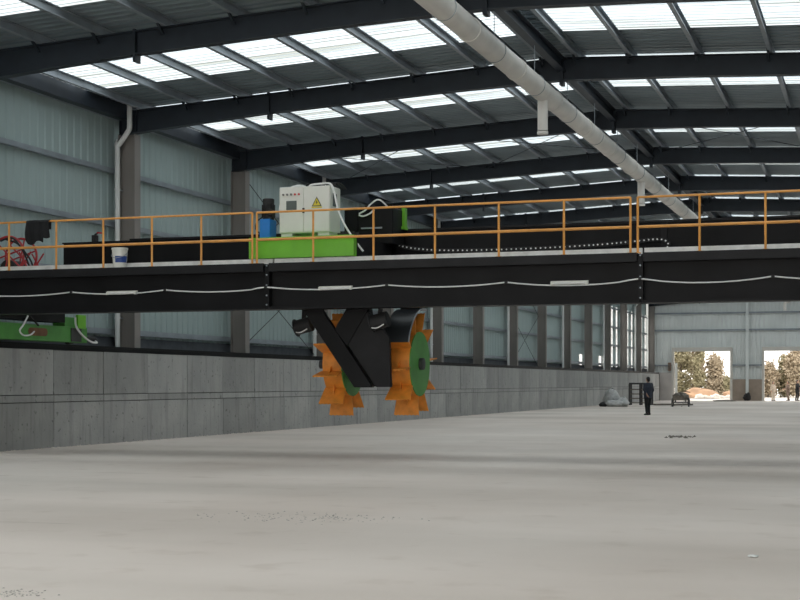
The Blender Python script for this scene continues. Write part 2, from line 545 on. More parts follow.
for kb in (1, 6):
    ya = YA + BAY * kb
    for za, zb in ((2.4, 5.4), (5.4, 8.3)):
        MB().tube([(XL - .2, ya + .1, za), (XL - .2, ya + BAY - .1, zb)], .014, 6).build('bracing_rod', M['darksteel'], wl)
        MB().tube([(XL - .2, ya + .1, zb), (XL - .2, ya + BAY - .1, za)], .014, 6).build('bracing_rod', M['darksteel'], wl)

# right wall (out of the picture, closes the hall)
wr = empty('wall_right', (XX, YA, 0)); tag(wr, kind='structure', label='steel framed side wall opposite the concrete wall')
wsr = wallsheet(7.0, 0.0, 9.0, 21)
for y in FR: obj('column', colm, wr, (0, y - YA, 0))
for y in FR[:-1]: obj('wall_sheet', wsr, wr, (.44, y - YA, 0))

# ------------------------------------------------------------------ low concrete wall, cast panel by panel
wc = MB().box(XC - .38, XC - .03, Y0, Y1 - .3, 0, WT - .005).build('wall_concrete', M['joint']); tag(wc, kind='structure', label='low cast concrete wall carrying the crane rail')  # dark grey core, seen in the thin gaps between the panels
PW = 2.265; G = .012
for nm, za, zb in (('concrete_panel', 0, 1.045), ('concrete_band', 1.062, 1.215), ('concrete_panel', 1.232, WT)):
    me = MB().box(-.4, 0, G, PW - G, za, zb).mesh(nm, M['concrete'], bevel=.008)
    k0 = -13
    rnd = random.Random(int(za * 100))
    for k in range(k0, 42):
        yy = 29.38 + PW * k
        if yy + PW > Y1 - .2: break
        o = obj(nm, me, wc, (XC + rnd.uniform(-.012, .012), yy, 0))
# opposite rail wall
wcr = MB().box(3.58, 3.98, Y0, Y1 - .3, 0, WT).build('wall_concrete_right', M['concrete']); tag(wcr, kind='structure', label='low concrete wall along the opposite side')
for x, lab in ((XC - .1, 'black crane rail on top of the long concrete wall beside the steel columns'), (3.68, 'black crane rail on top of the opposite concrete wall')):
    r = MB(); r.box(x - .10, x + .10, Y0 + .5, Y1 - .6, WT, WT + .02); r.box(x - .02, x + .02, Y0 + .5, Y1 - .6, WT + .02, WT + .10); r.box(x - .045, x + .045, Y0 + .5, Y1 - .6, WT + .10, WT + .14)
    tag(r.build('crane_rail', M['black']), lab, 'rail')

# ------------------------------------------------------------------ end wall with two vehicle openings
wb = empty('wall_back', (XR, Y1, 0)); tag(wb, kind='structure', label='pale clad end wall with two open doorways')
D1 = (-17.15, -12.45); D2 = (-9.62, -5.1); DH = 4.22
def endsheet(x0, x1, z0, z1, m, name='wall_sheet', y=Y1 + .28):
    mb = MB(); n = max(1, round((x1 - x0) / .33)); p = (x1 - x0) / n; pr = []
    for i in range(n):
        a = x0 + i * p
        pr += [(a, 0), (a + p * .6, 0), (a + p * .7, .03), (a + p * .9, .03)]
    pr.append((x1, 0))
    for (xx, hh) in pr:
        mb.v.append((xx, y + hh, z0)); mb.v.append((xx, y + hh, z1))
    for i in range(len(pr) - 1):
        mb.f.append((2 * i, 2 * i + 2, 2 * i + 3, 2 * i + 1))
    return mb.build(name, m, wb)
def gable(x): return zt(x) + .19
def sheets(x0, x1, z0, z1=None):
    n = max(1, round((x1 - x0) / 1.0)); p = (x1 - x0) / n
    for i in range(n):
        a, b = x0 + i * p, x0 + (i + 1) * p
        endsheet(a, b, z0, z1 if z1 else min(gable(a), gable(b)), M['cladfar'])
for a, b, z0 in ((XL - .5, D1[0], 2.4), (D1[0], D1[1], DH), (D1[1], D2[0], 1.8), (D2[0], D2[1], DH), (D2[1], XX + .4, 2.0)):
    sheets(a, b, z0)
MB().box(XL - .5, D1[0] - .12, Y1 + .02, Y1 + .30, 0, 2.4).build('plinth', M['paleconc'], wb)
MB().box(D1[1] + .2, -11.02, Y1 + .05, Y1 + .30, 0, 1.82).build('plinth', M['tanwall'], wb)
MB().box(-11.02, D2[0] - .2, Y1 + .05, Y1 + .30, 0, 1.82).build('plinth', M['tanwall'], wb)
MB().box(D2[1] + .2, XX, Y1 + .05, Y1 + .30, 0, 2.0).build('plinth', M['tanwall'], wb)
for a, b in ((XL, XX),):
    for z in (6.05, 7.5, 8.55):
        g_ = MB(); g_.box(a, b, Y1 + .12, Y1 + .27, z, z + .02); g_.box(a, b, Y1 + .12, Y1 + .135, z - .12, z + .02); g_.build('girt', M['galv'], wb)
for a, b in ((XL, D1[0]), (D1[1], D2[0]), (D2[1], XX)):
    g_ = MB(); g_.box(a, b, Y1 + .12, Y1 + .27, 3.05, 3.07); g_.box(a, b, Y1 + .12, Y1 + .135, 2.95, 3.07); g_.build('girt', M['galv'], wb)
for x in (-11.02, -3.7, .3):
    c_ = MB(); c_.box(x - .12, x + .12, Y1 - .1, Y1 - .085, 0, gable(x) - .3); c_.box(x - .12, x + .12, Y1 + .1, Y1 + .115, 0, gable(x) - .3); c_.box(x - .005, x + .005, Y1 - .085, Y1 + .1, 0, gable(x) - .3)
    c_.build('column', M['cladfar'], wb)
for i, (a, b) in enumerate((D1, D2)):
    d = empty('door_%d' % (i + 1), ((a + b) / 2, Y1, 0)); tag(d, kind='structure', label='open vehicle doorway framed by a pale steel lintel and jambs')
    MB().box(a - .2, b + .2, Y1 + .0, Y1 + .27, DH, DH + .32).build('lintel', M['trim'], d)
    MB().box(a - .2, a, Y1 + .0, Y1 + .27, 0, DH).build('jamb', M['trim'], d)
    MB().box(b, b + .2, Y1 + .0, Y1 + .27, 0, DH).build('jamb', M['trim'], d)
    MB().box(a - .15, b + .15, Y1 + .27, Y1 + .5, DH - .02, DH + .22).build('track', M['galv'], d)
# rolled-back door leaf edge in the first doorway
MB().box(D1[0] + .02, D1[0] + .24, Y1 + .31, Y1 + .37, 0, 3.2).build('door_leaf', M['pvc'], bpy.data.objects['door_1'])
# switch box by first doorway
sb = empty('switch_box', (D1[0] - .38, Y1 + .0, 2.55)); tag(sb, 'small brown switch box on the end wall beside the doorway', 'switch box')
MB().box(D1[0] - .5, D1[0] - .26, Y1 - .12, Y1 + .015, 2.55, 3.25).build('casing', M['rust'], sb, bevel=.01)
MB().box(D1[0] - .47, D1[0] - .29, Y1 - .13, Y1 - .12, 2.62, 3.18).build('lid', M['cart'], sb)

# ------------------------------------------------------------------ pipe under the ridge
PZ, PR = 8.1, .225
dp = empty('duct_pipe', (XR, 2, PZ)); tag(dp, 'long cream round pipe hung below the roof ridge', 'pipe')
seg = 3.6; y = 1.0; k = 0
while y < Y1 - 6:
    e = min(y + seg, Y1 - 5)
    MB().tube([(XR, y, PZ), (XR, e, PZ)], PR, 20).build('pipe_section', M['duct'], dp, smooth=True)
    MB().tube([(XR, e - .16, PZ), (XR, e - .02, PZ)], PR + .014, 20).build('joint_collar', M['duct'], dp, smooth=True)
    y = e; k += 1
for y in (4.2 + 14 * i for i in range(0, 9)):
    st = MB().tube([(XR, y, PZ - .15), (XR, y, PZ - .88)], .115, 14).build('branch_stub', M['duct'], dp, smooth=True)
    MB().tube([(XR, y, PZ - .90), (XR, y, PZ - .96)], .125, 14).build('end_cap', M['duct'], st, smooth=True)
y = 3.4
while y < Y1 - 6:
    h_ = MB(); h_.tube([(XR, y, PZ + .24), (XR, y, 8.985)], .008, 6)
    h_.tube([(XR + .24 * math.cos(a), y, PZ + .24 * math.sin(a)) for a in [2 * math.pi * i / 20 for i in range(21)]], .007, 6, cap=False)
    h_.build('hanger', M['galv'], dp)
    y += 3.5

# ------------------------------------------------------------------ rain downpipes on every second column
cn = ['white rain downpipe with a bent neck on the taupe column behind the paint bucket', 'white rain downpipe on the column behind the left orange paddle wheel', 'white rain downpipe on the column behind the right orange paddle wheel'] + ['white rain downpipe on a taupe column between paddle wheels and white sacks'] * 2 + ['white rain downpipe on a taupe column by the bright translucent wall strips'] * 2
for i, k in enumerate(range(0, 14, 2)):
    y = YA + BAY * k - .27
    t = empty('downpipe', (XL - .12, y, WT))
    tag(t, cn[i], 'pipe', 'rain downpipes on the columns')
    MB().tube(spline([(XL + .16, y, 8.95), (XL + .16, y, 8.6), (XL + .16, y, 8.25), (XL + .1, y, 8.12), (XL - .12, y, 7.84), (XL - .2, y, 7.74), (XL - .2, y, 7.4), (XL - .2, y, WT + .02)], 5), .068, 12).build('pipe', M['pvc'], t, smooth=True)
    for z in (3.2, 4.9, 6.6):
        MB().tube([(XL - .2, y, z), (XL - .2, y, z + .05)], .078, 12).build('clip', M['pvc'], t, smooth=True)
        MB().box(XL - .215, XL - .185, y + .06, y + .27, z + .01, z + .04).build('bracket', M['galv'], t)

# ------------------------------------------------------------------ travelling bridge
GB, GT = 2.93, 3.82
YF = 26.05
br = empty('bridge_crane', (-7.4, 27.8, WT)); tag(br, 'black travelling bridge with orange handrails spanning the hall', 'bridge crane')
secs = [(-18.75, -11.40), (-11.38, -4.15), (-4.13, 4.0)]
for a, b in secs:
    m_ = MB()
    m_.box(a, b, YF - .008, YF + .008, GB + .05, GT - .03)
    m_.box(a, b, YF - .18, YF + .26, GB, GB + .05)
    fg = m_.build('front_girder', M['black'], br)
    m2 = MB(); m2.box(a, b, YF - .02, YF + .5, GT - .04, GT); m2.build('walkway_plate', M['black'], fg)
    c_ = MB(); c_.box(a + .05, b - .05, YF - .2, YF - .17, GT - .155, GT + .005); c_.box(a + .05, b - .05, YF - .17, YF - .02, GT - .02, GT); c_.box(a + .05, b - .05, YF - .17, YF - .11, GT - .155, GT - .135)
    c_.build('edge_channel', M['blackedge'], fg)
for x in (-11.39, -4.14):
    sp = MB().box(x - .045, x + .045, YF - .15, YF + .02, GB + .05, GT - .05).build('splice_plate', M['black'], br)
    for z in (3.02, 3.2, 3.4, 3.6, 3.78):
        for s in (-1,):
            MB().tube([(x + .0, YF - .175, z), (x + .0, YF - .15, z)], .016, 6).build('bolt', M['galv'], sp)
# rear girder: tall box, notched at its ends
RY0, RY1 = 28.85, 29.3
rg = MB(); rg.prism([(-18.75, 3.22), (4.0, 3.22), (4.0, 3.78), (3.0, 3.78), (3.0, 4.68), (-17.72, 4.68), (-17.72, 3.78), (-18.75, 3.78)], 'y', RY0, RY1)
rgo = rg.build('rear_girder', M['black'], br)
MB().box(-16.0, 3.0, RY0 - .06, RY1 + .06, 4.68, 4.72).build('top_flange', M['blackedge'], rgo)
MB().box(-17.72, -16.06, RY0 - .06, RY1 + .06, 4.655, 4.685).build('top_flange', M['blackedge'], rgo)
for x in (-4.14, -11.39):
    p_ = MB().box(x - .06, x + .06, RY0 - .03, RY0, 3.9, 4.68).build('splice_plate', M['blackedge'], rgo)
# trolley running rails
for a, b in secs:
    MB().box(a + .01, b - .01, YF + .17, YF + .24, GT, GT + .12).build('trolley_rail', M['railtop'], br)
MB().box(-17.7, 3.0, RY0 - .30, RY0 - .24, GT, GT + .12).build('trolley_rail', M['railtop'], br)
MB().box(-17.7, 3.0, RY0 - .36, RY0, GT - .12, GT).build('rail_ledge', M['black'], br)
# end beams and wheel carriages on both walls
for x, s in ((XC - .1, 1), (3.68, -1)):
    MB().box(x - .2, x + .2, 25.7, 29.7, GB - .02, GT - .06).build('end_beam', M['black'], br)
    ec = MB().box(x - .17, x + .17, 25.0, 30.75, 2.46, 2.83).build('wheel_carriage', M['dgreen'], br, bevel=.015)
    fx = x + s * .17
    for y in (25.7, 30.2):
        MB().tube([(x - .06, y, 2.55), (x + .06, y, 2.55)], .135, 16).build('wheel', M['darksteel'], ec, smooth=True)
        MB().box(fx - .004 if s > 0 else fx - .02, fx + .02 if s > 0 else fx + .004, y - .2, y + .25, 2.48, 2.80).build('wheel_guard', M['darksteel'], ec)
    MB().box(x - .16, x + .16, 29.75, 30.55, 2.83, 3.05).build('bracket', M['dgreen'], ec)
    MB().box(fx - .02, fx + .05, 30.25, 30.6, 2.80, 3.12).build('bracket_plate', M['green'], ec)
    # slot with gear motor inside
    pl = []
    for cx, a0 in ((28.9, -math.pi / 2), (28.3, math.pi / 2)):
        pl += [(cx + .09 * math.cos(a0 + math.pi * i / 8), 2.66 + .09 * math.sin(a0 + math.pi * i / 8)) for i in range(9)]
    mslot = MB().prism(pl, 'x', fx - .01, fx + .008 * s)
    mslot.build('slot', M['rust'], ec)
    MB().tube(spline([(fx + s * .06, 28.1, 3.0), (fx + s * .08, 27.9, 2.8), (fx + s * .08, 27.75, 2.66), (fx + s * .08, 27.9, 2.56), (fx + s * .06, 28.2, 2.58), (fx + s * .03, 28.4, 2.66)], 6), .02, 8).build('hose', M['pvc'], ec, smooth=True)
    MB().tube(spline([(fx + s * .06, 30.1, 3.05), (fx + s * .07, 30.12, 2.85), (fx + s * .08, 30.35, 2.66), (fx + s * .08, 30.75, 2.5), (fx + s * .05, 31.1, 2.48), (fx - s * .1, 31.3, 2.52)], 6), .024, 8).build('hose', M['pvc'], ec, smooth=True)
    MB().tube([(x, 30.75, 2.6), (x, 31.35, 2.56)], .07, 12).build('buffer', M['rubber'], ec, smooth=True)
    MB().bar((fx + .05 * s, 28.2, 3.0), (fx + .05 * s, 28.55, 2.8), .03, .03).build('stay', M['rubber'], ec)
# railings in three lengths
posts = [[-18.6, -17.21, -16.09, -15.0, -13.9, -12.81, -11.71], [-11.61, -10.43, -9.2, -7.98, -6.75, -5.53, -4.32], [-4.19, -3.1, -1.97, -.8, .4, 1.6, 2.8, 3.6]]
RYF = YF - .13
for ps in posts:
    rl = MB().tube([(ps[0], RYF, 4.82), (ps[-1], RYF, 4.82)], .021, 8).build('railing', M['orange'], br, smooth=True)
    MB().tube([(ps[0], RYF, 4.29), (ps[-1], RYF, 4.29)], .026, 8).build('mid_rail', M['orange'], rl, smooth=True)
    for x in ps:
        MB().tube([(x, RYF, GT), (x, RYF, 4.82)], .022, 8).build('post', M['orange'], rl, smooth=True)
        MB().box(x - .05, x + .05, RYF - .04, RYF + .05, GT, GT + .012).build('foot_plate', M['orange'], rl)

# ------------------------------------------------------------------ trolley with the turning wheels
tr = empty('compost_turner', (-10.9, 27.6, GT + .08)); tag(tr, 'green turner trolley with two orange paddle wheels hanging under the black bridge', 'turner')
fr = MB(); fr.box(-11.9, -9.7, YF + .13, YF + .30, 3.95, 4.36); fr.box(-11.9, -11.75, YF + .3, 28.35, 3.95, 4.34)
fr.box(-11.75, -9.85, YF + .3, 28.35, 4.33, 4.36)
fro = fr.build('frame', M['green'], tr)
MB().box(-11.9, -9.7, 28.35, 28.5, 3.95, 4.36).build('rear_beam', M['black'], tr)
MB().box(-9.85, -9.7, YF + .3, 28.35, 3.95, 4.34).build('side_beam', M['black'], tr)
for x in (-11.7, -10.1):
    for y in (YF + .205, 28.58):
        MB().tube([(x, y - .03, 4.03), (x, y + .03, 4.03)], .085, 14).build('wheel', M['darksteel'], fro, smooth=True)
# cabinet
cx0, cx1, cy0, cy1, cz0, cz1 = -11.43, -10.35, 26.6, 27.18, 4.47, 5.39
cb = MB().box(cx0, cx1, cy0, cy1, cz0, cz1).build('control_cabinet', M['white'], tr, bevel=.012)
for a, b in ((cx0 + .03, cx0 + .27), (cx1 - .27, cx1 - .03)):
    MB().box(a, b, cy0 + .03, cy1 - .03, 4.36, 4.475).build('foot', M['white'], cb)
for a, b in ((cx0 + .015, -10.905), (-10.893, cx1 - .015)):
    dd = MB().box(a, b, cy0 - .018, cy0 + .002, cz0 + .02, cz1 - .02).build('cabinet_door', M['white'], cb, bevel=.004)
for i in range(5):
    x = -11.33 + i * .083
    MB().tube([(x, cy0 - .045, 5.235), (x, cy0 - .018, 5.235)], .021, 10).build('button', M['redbtn'] if i >= 3 else M['greybtn'], cb, smooth=True)
MB().box(-11.27, -11.05, cy0 - .03, cy0 - .018, 4.93, 5.11).build('screen', M['screen'], cb, bevel=.004)
tx, tz = -10.62, 4.985
sg = MB().prism([(tx - .105, tz), (tx + .105, tz), (tx, tz + .19)], 'y', cy0 - .024, cy0 - .018).build('warning_sign', M['ink'], cb)
MB().prism([(tx - .08, tz + .014), (tx + .08, tz + .014), (tx, tz + .158)], 'y', cy0 - .027, cy0 - .024).build('sign_face', M['yellow'], cb)
MB().prism([(tx + .008, tz + .125), (tx - .022, tz + .07), (tx - .002, tz + .07), (tx - .014, tz + .028), (tx + .024, tz + .082), (tx + .004, tz + .082)], 'y', cy0 - .029, cy0 - .027).build('lightning_mark', M['ink'], cb)
MB().box(tx - .11, tx + .11, cy0 - .024, cy0 - .018, tz - .035, tz - .008).build('sign_strip', M['yellow'], cb)
MB().box(cx1, cx1 + .012, 26.75, 26.95, 5.0, 5.25).build('side_vent', M['screen'], cb)
MB().box(-10.92, -10.88, cy0 - .04, cy0 - .018, 4.86, 4.96).build('latch', M['darksteel'], cb)
# conduits over the cabinet top
MB().tube(spline([(-11.3, 26.75, 5.36), (-11.2, 26.72, 5.40), (-11.05, 26.75, 5.43), (-10.95, 26.85, 5.40), (-10.9, 26.9, 5.36)], 6), .022, 8).build('conduit', M['pvc'], cb, smooth=True)
MB().tube(spline([(-10.92, 26.9, 5.36), (-10.8, 26.7, 5.42), (-10.55, 26.68, 5.44), (-10.36, 26.65, 5.42), (-10.26, 26.6, 5.25), (-10.16, 26.55, 4.9), (-10.02, 26.5, 4.62), (-9.88, 26.45, 4.42), (-9.74, 26.42, 4.24), (-9.62, 26.5, 4.06)], 6), .02, 8).build('conduit', M['pvc'], cb, smooth=True)
MB().tube(spline([(-11.44, 26.8, 4.75), (-11.5, 26.78, 4.95), (-11.46, 26.8, 5.2), (-11.42, 26.85, 5.3)], 5), .018, 8).build('conduit', M['pvc'], cb, smooth=True)
cc = MB()
for i in range(9):
    x = -11.0 + .075 * i
    cc.tube([(x, 26.95, 5.37), (x, 26.95, 5.42 + .03 * (i % 3))], .028, 8)
    cc.tube(spline([(x, 26.95, 5.42), (x + .03, 27.0, 5.49), (x + .1, 27.1, 5.47), (x + .15, 27.25, 5.38)], 4), .016, 6)
cc.build('cable_glands', M['rubber'], cb, smooth=True)
# oil tank and motor
ot = MB().box(-11.87, -11.64, 26.62, 26.95, 4.36, 4.78).build('oil_tank', M['blue'], tr, bevel=.015)
mt = MB().tube([(-11.75, 26.8, 4.78), (-11.75, 26.8, 5.12)], .115, 18).build('pump_motor', M['rubber'], tr, smooth=True)
for i in range(12):
    a = 2 * math.pi * i / 12
    MB().bar((-11.75 + .125 * math.cos(a), 26.8 + .125 * math.sin(a), 4.82), (-11.75 + .125 * math.cos(a), 26.8 + .125 * math.sin(a), 5.08), .01, .03).build('cooling_fin', M['rubber'], mt)
MB().tube([(-11.75, 26.8, 5.12), (-11.75, 26.8, 5.19), (-11.75, 26.8, 5.205)], [.118, .118, .09], 18).build('fan_cover', M['rubber'], mt, smooth=True)
MB().box(-11.68, -11.6, 26.62, 26.68, 4.86, 4.98).build('terminal_box', M['rubber'], mt)
MB().tube(spline([(-11.9, 26.7, 4.5), (-11.98, 26.68, 4.6), (-11.95, 26.7, 4.75), (-11.82, 26.75, 4.85)], 5), .014, 6).build('oil_hose', M['rubber'], ot, smooth=True)
MB().tube([(-11.66, 26.68, 4.78), (-11.66, 26.68, 4.82)], .03, 10).build('filler_cap', M['darksteel'], ot, smooth=True)
# black machinery at the trolley's rear
hu = MB().box(-10.28, -9.52, 28.0, 28.75, 4.34, 5.1).build('drive_housing', M['black'], tr, bevel=.02)
MB().box(-10.2, -9.75, 27.97, 28.0, 4.66, 4.69).build('trim_strip', M['galv'], hu)
MB().box(-10.6, -10.28, 28.05, 28.7, 4.36, 5.1).build('lift_bracket', M['black'], tr, bevel=.02)
MB().tube(spline([(-10.25, 28.0, 4.98), (-10.1, 27.95, 5.04), (-9.98, 27.95, 5.16), (-9.85, 27.95, 5.24), (-9.76, 28.0, 5.22), (-9.66, 28.1, 5.1)], 6), .018, 8).build('hose', M['pvc'], hu, smooth=True)
MB().tube(spline([(-10.25, 28.0, 4.95), (-10.15, 27.96, 4.92), (-10.0, 27.95, 4.97), (-9.92, 28.0, 5.05)], 6), .018, 8).build('hose', M['pvc'], hu, smooth=True)
for a, b in ((-10.2, -10.05), (-9.75, -9.6)):
    MB().box(a, b, 28.2, 28.5, 5.09, 5.17).build('lug', M['black'], hu)
gp = MB().box(-9.53, -9.46, 28.6, 28.75, 4.74, 5.14).build('green_post', M['green'], tr)
MB().box(-9.53, -9.45, 28.55, 28.78, 4.69, 4.75).build('post_foot', M['green'], gp)
va = MB()
for i in range(5): va.box(-10.25 + .09 * i, -10.19 + .09 * i, 26.75, 26.85, 4.36, 4.46 + .03 * (i % 2))
va.build('valve_block', M['rubber'], tr)
# hanging frame, arms, gearbox
ug = MB(); ug.box(-11.7, -9.5, 26.95, 27.2, 3.55, 4.02); ug.box(-11.7, -9.5, 28.1, 28.3, 3.55, 4.02); ug.build('under_frame', M['black'], tr)
MB().prism([(-10.911, 3.034), (-10.499, 3.027), (-10.409, 2.889), (-9.387, 1.413), (-9.769, 1.413), (-10.815, 2.895)], 'y', 26.40, 26.52).build('arm', M['black'], tr, bevel=.01)
MB().prism([(-9.903, 3.017), (-9.423, 3.009), (-9.511, 2.875), (-9.924, 2.215), (-10.19, 2.544), (-9.976, 2.882)], 'y', 26.415, 26.53).build('arm', M['black'], tr, bevel=.01)
MB().prism([(-9.732, 2.771), (-9.49, 2.889), (-9.066, 2.376), (-9.03, 1.423), (-9.336, 1.423), (-9.914, 2.239)], 'y', 26.44, 26.54).build('arm_plate', M['blackedge'], tr, bevel=.01)
for x in (-11.0, -10.0):
    MB().box(x - .12, x + .12, 26.56, 27.0, 3.0, 3.95).build('arm_hanger', M['black'], tr)
MB().bar((-10.3, 28.05, 3.75), (-9.75, 27.9, 1.55), .2, .3).build('arm', M['black'], tr, bevel=.012)
gb = MB(); gb.prism([(-10.36, 1.95), (-10.0, 1.43), (-9.32, 1.43), (-9.32, 2.3), (-9.6, 2.75), (-10.36, 2.6)], 'y', 27.3, 27.95)
gb.build('gearbox', M['black'], tr, bevel=.02)
MB().tube([(-10.95, 27.6, 1.88), (-8.8, 27.6, 1.88)], .09, 16).build('axle', M['darksteel'], tr, smooth=True)
for x, y, z in ((-11.07, 27.0, 2.64), (-9.2, 26.27, 2.68)):
    h_ = MB().tube([(x - .15, y, z - .03), (x + .17, y, z + .05)], .15, 18).build('hose_reel', M['rubber'], tr, smooth=True)
    MB().tube([(x - .17, y, z - .035), (x - .15, y, z - .03)], .18, 18).build('reel_flange', M['rubber'], h_, smooth=True)
    MB().tube(spline([(x - .14, y - .1, z - .12), (x, y - .17, z - .13), (x + .14, y - .16, z - .06)], 5), .013, 6).build('reel_cable', M['pvc'], h_, smooth=True)
    MB().bar((x, y, z + .1), (x + .02, y + (.1 if y > 26.5 else .0), 3.6 if y > 26.5 else 2.925), .07, .07).build('reel_stay', M['rubber'], h_)
# wheels
NP = 10
drum = MB()
for (ra, rb) in ((.64, .60),):
    seg_ = 40
    for i in range(seg_):
        a0, a1 = 2 * math.pi * i / seg_, 2 * math.pi * (i + 1) / seg_
        def P(r, a, x): return (x, r * math.cos(a), r * math.sin(a))
        n = len(drum.v)
        drum.v += [P(ra, a0, -.19), P(ra, a1, -.19), P(ra, a1, .21), P(ra, a0, .21), P(rb, a0, -.19), P(rb, a1, -.19), P(rb, a1, .21), P(rb, a0, .21)]
        drum.f += [tuple(n + q for q in t) for t in ((0, 3, 2, 1), (4, 5, 6, 7), (0, 1, 5, 4), (3, 7, 6, 2))]
drum_me = drum.mesh('turning_wheel', M['worange'], smooth=True)
disc_me = MB().tube([(.205, 0, 0), (.225, 0, 0)], .645, 40).mesh('side_disc', M['dgreen'], smooth=True)
disc_l = MB().tube([(-.185, 0, 0), (-.165, 0, 0)], .605, 40).mesh('side_disc', M['dgreen'], smooth=True)
hub_me = MB().tube([(.225, 0, 0), (.30, 0, 0), (.31, 0, 0)], [.12, .12, .09], 20).mesh('hub', M['darksteel'], smooth=True)
# paddle: tapered plate with a gusset, pointing out along local -y
pad = MB()
pad.prism([(-.22, -.62), (.22, -.62)] + [(.26 - .04 * q, -1.03 if q % 2 else -1.045) for q in range(14)], 'z', -.012, .012)
pad_me = pad.mesh('paddle', M['worange'])
gus = MB().prism([(-.64, 0), (-.85, 0), (-.64, .12)], 'x', -.012, .012).mesh('gusset', M['worange'])
for (wx, ph) in ((-9.03, 7), (-10.46, 14)):
    wo = obj('turning_wheel', drum_me, tr, Vector((wx, 27.6, 1.88)) - tr.location)
    obj('side_disc', disc_me, wo); obj('side_disc', disc_l, wo); obj('hub', hub_me, wo)
    for k in range(NP):
        a = math.radians(ph + 360 / NP * k)
        pa = obj('paddle', pad_me, wo, (0, 0, 0), (a, 0, 0))
        # stays inside the wheel: gusset and teeth share the paddle's rotation
        g2 = obj('gusset', gus, wo, (0, 0, 0), (a, 0, 0))
# hoods over the wheels
for wx, a0, a9 in ((-8.99, 22, 100),):
    f_ = MB(); n_ = 22
    aa = [math.radians(a0 + (a9 - a0) * i / n_) for i in range(n_ + 1)]
    out = [(27.6 - 1.10 * math.cos(a), 1.88 + 1.10 * math.sin(a)) for a in aa]
    inn = [(27.6 - 1.085 * math.cos(a), 1.88 + 1.085 * math.sin(a)) for a in aa]
    f_.prism(out + inn[::-1], 'x', wx - .24, wx + .27)
    ho = f_.build('wheel_hood', M['hood'], tr, smooth=True)
    if a0 > 10: MB().tube([(wx + .272, y, z) for y, z in out], .014, 6).build('hood_edge', M['galv'], ho, smooth=True)
    MB().box(wx - .2, wx + .2, 27.5, 27.7, 2.975, 3.6).build('hood_bracket', M['black'], ho)

# ------------------------------------------------------------------ things on the bridge
b_ = empty('paint_bucket', (-14.685, 26.03, GT)); tag(b_, 'white plastic paint bucket standing on the black bridge walkway', 'bucket')
MB().tube([(-14.685, 26.03, GT), (-14.685, 26.03, GT + .39)], [.13, .158], 24).build('body', M['white'], b_, smooth=True)
MB().tube([(-14.685, 26.03, GT + .375), (-14.685, 26.03, GT + .39), (-14.685, 26.03, GT + .41)], [.163, .17, .165], 24).build('lid', M['white'], b_, smooth=True)
lb = MB(); nseg = 12
for i in range(nseg):
    a0 = math.radians(-100 + 110 * i / nseg); a1 = math.radians(-100 + 110 * (i + 1) / nseg)
    n = len(lb.v)
    for a, z, r in ((a0, .11, .1415), (a1, .11, .1415), (a1, .24, .151), (a0, .24, .151)):
        lb.v.append((-14.685 + r * math.cos(a), 26.03 + r * math.sin(a), GT + z))
    lb.f.append((n, n + 1, n + 2, n + 3))
lb.build('printed_label', M['labelblue'], b_)
MB().tube(spline([(-14.855, 26.03, GT + .31), (-14.82, 25.94, GT + .24), (-14.685, 25.865, GT + .2), (-14.55, 25.94, GT + .24), (-14.515, 26.03, GT + .31)], 5), .006, 6).build('handle', M['galv'], b_)

# black cloth slung over the handrail
rnd = random.Random(5)
cl = MB(); nx, nz = 16, 22
for j in range(nz + 1):
    for i in range(nx + 1):
        x = -16.76 + .53 * i / nx
        t = j / nz
        q = i / nx
        lenf = .54 + .04 * math.sin(q * 9) - (.12 if q > .72 else 0) - (.05 if q < .06 else 0)
        lenb = .18
        s = -lenb + (lenf + lenb) * t
        fold = .03 * math.sin(q * 17 + 1) * min(1, abs(s) * 5)
        if s < 0: cl.v.append((x, RYF + .045 + fold * .4, 4.83 + s + .015 - (.03 if .4 < q < .85 else 0)))
        elif s < .09: cl.v.append((x, RYF + .045 * math.cos(s / .09 * math.pi), 4.835 + .03 * math.sin(s / .09 * math.pi)))
        else: cl.v.append((x + .012 * math.sin(s * 12 + q * 3), RYF - .055 - fold * .7 - .03 * math.sin(s * 6), 4.84 - (s - .09)))
for j in range(nz):
    for i in range(nx):
        a = j * (nx + 1) + i
        cl.f.append((a, a + 1, a + nx + 2, a + nx + 1))
clo = cl.build('jacket', M['darkcloth'], smooth=True); clo.location.z -= .012; tag(clo, 'crumpled black jacket slung over the orange handrail', 'jacket')
md = clo.modifiers.new('thick', 'SOLIDIFY'); md.thickness = .02

# red cable reel at the bridge end
rl = empty('cable_reel', (-18.0, 27.6, GT)); tag(rl, 'red tubular cable reel with black hoses at the bridge end', 'cable reel')
ry = 27.5
for yy in (ry, ry + .5):
    rg_ = [(-18.28 + .4 * math.cos(a), yy, GT + .5 + .4 * math.sin(a)) for a in [2 * math.pi * i / 28 for i in range(29)]]
    ring = MB().tube(rg_, .025, 8, cap=False).build('ring', M['red'], rl, smooth=True)
    for k in range(3):
        a = math.pi * k / 3 + .3
        MB().tube([(-18.28 - .39 * math.cos(a), yy, GT + .5 - .39 * math.sin(a)), (-18.28 + .39 * math.cos(a), yy, GT + .5 + .39 * math.sin(a))], .018, 8).build('spoke', M['red'], ring, smooth=True)
    MB().tube([(-18.05, yy, GT + .08), (-17.7, yy, GT + .55)], .018, 8).build('brace', M['red'], rl, smooth=True)
    MB().tube([(-17.72, yy, GT + .08), (-18.0, yy, GT + .55)], .018, 8).build('brace', M['red'], rl, smooth=True)
MB().box(-18.66, -17.5, ry - .05, ry + .55, GT + .02, GT + .11).build('base', M['red'], rl, bevel=.01)
MB().tube([(-18.3, ry, GT + .2), (-18.3, ry + .5, GT + .2)], .19, 20).build('drum', M['rubber'], rl, smooth=True)
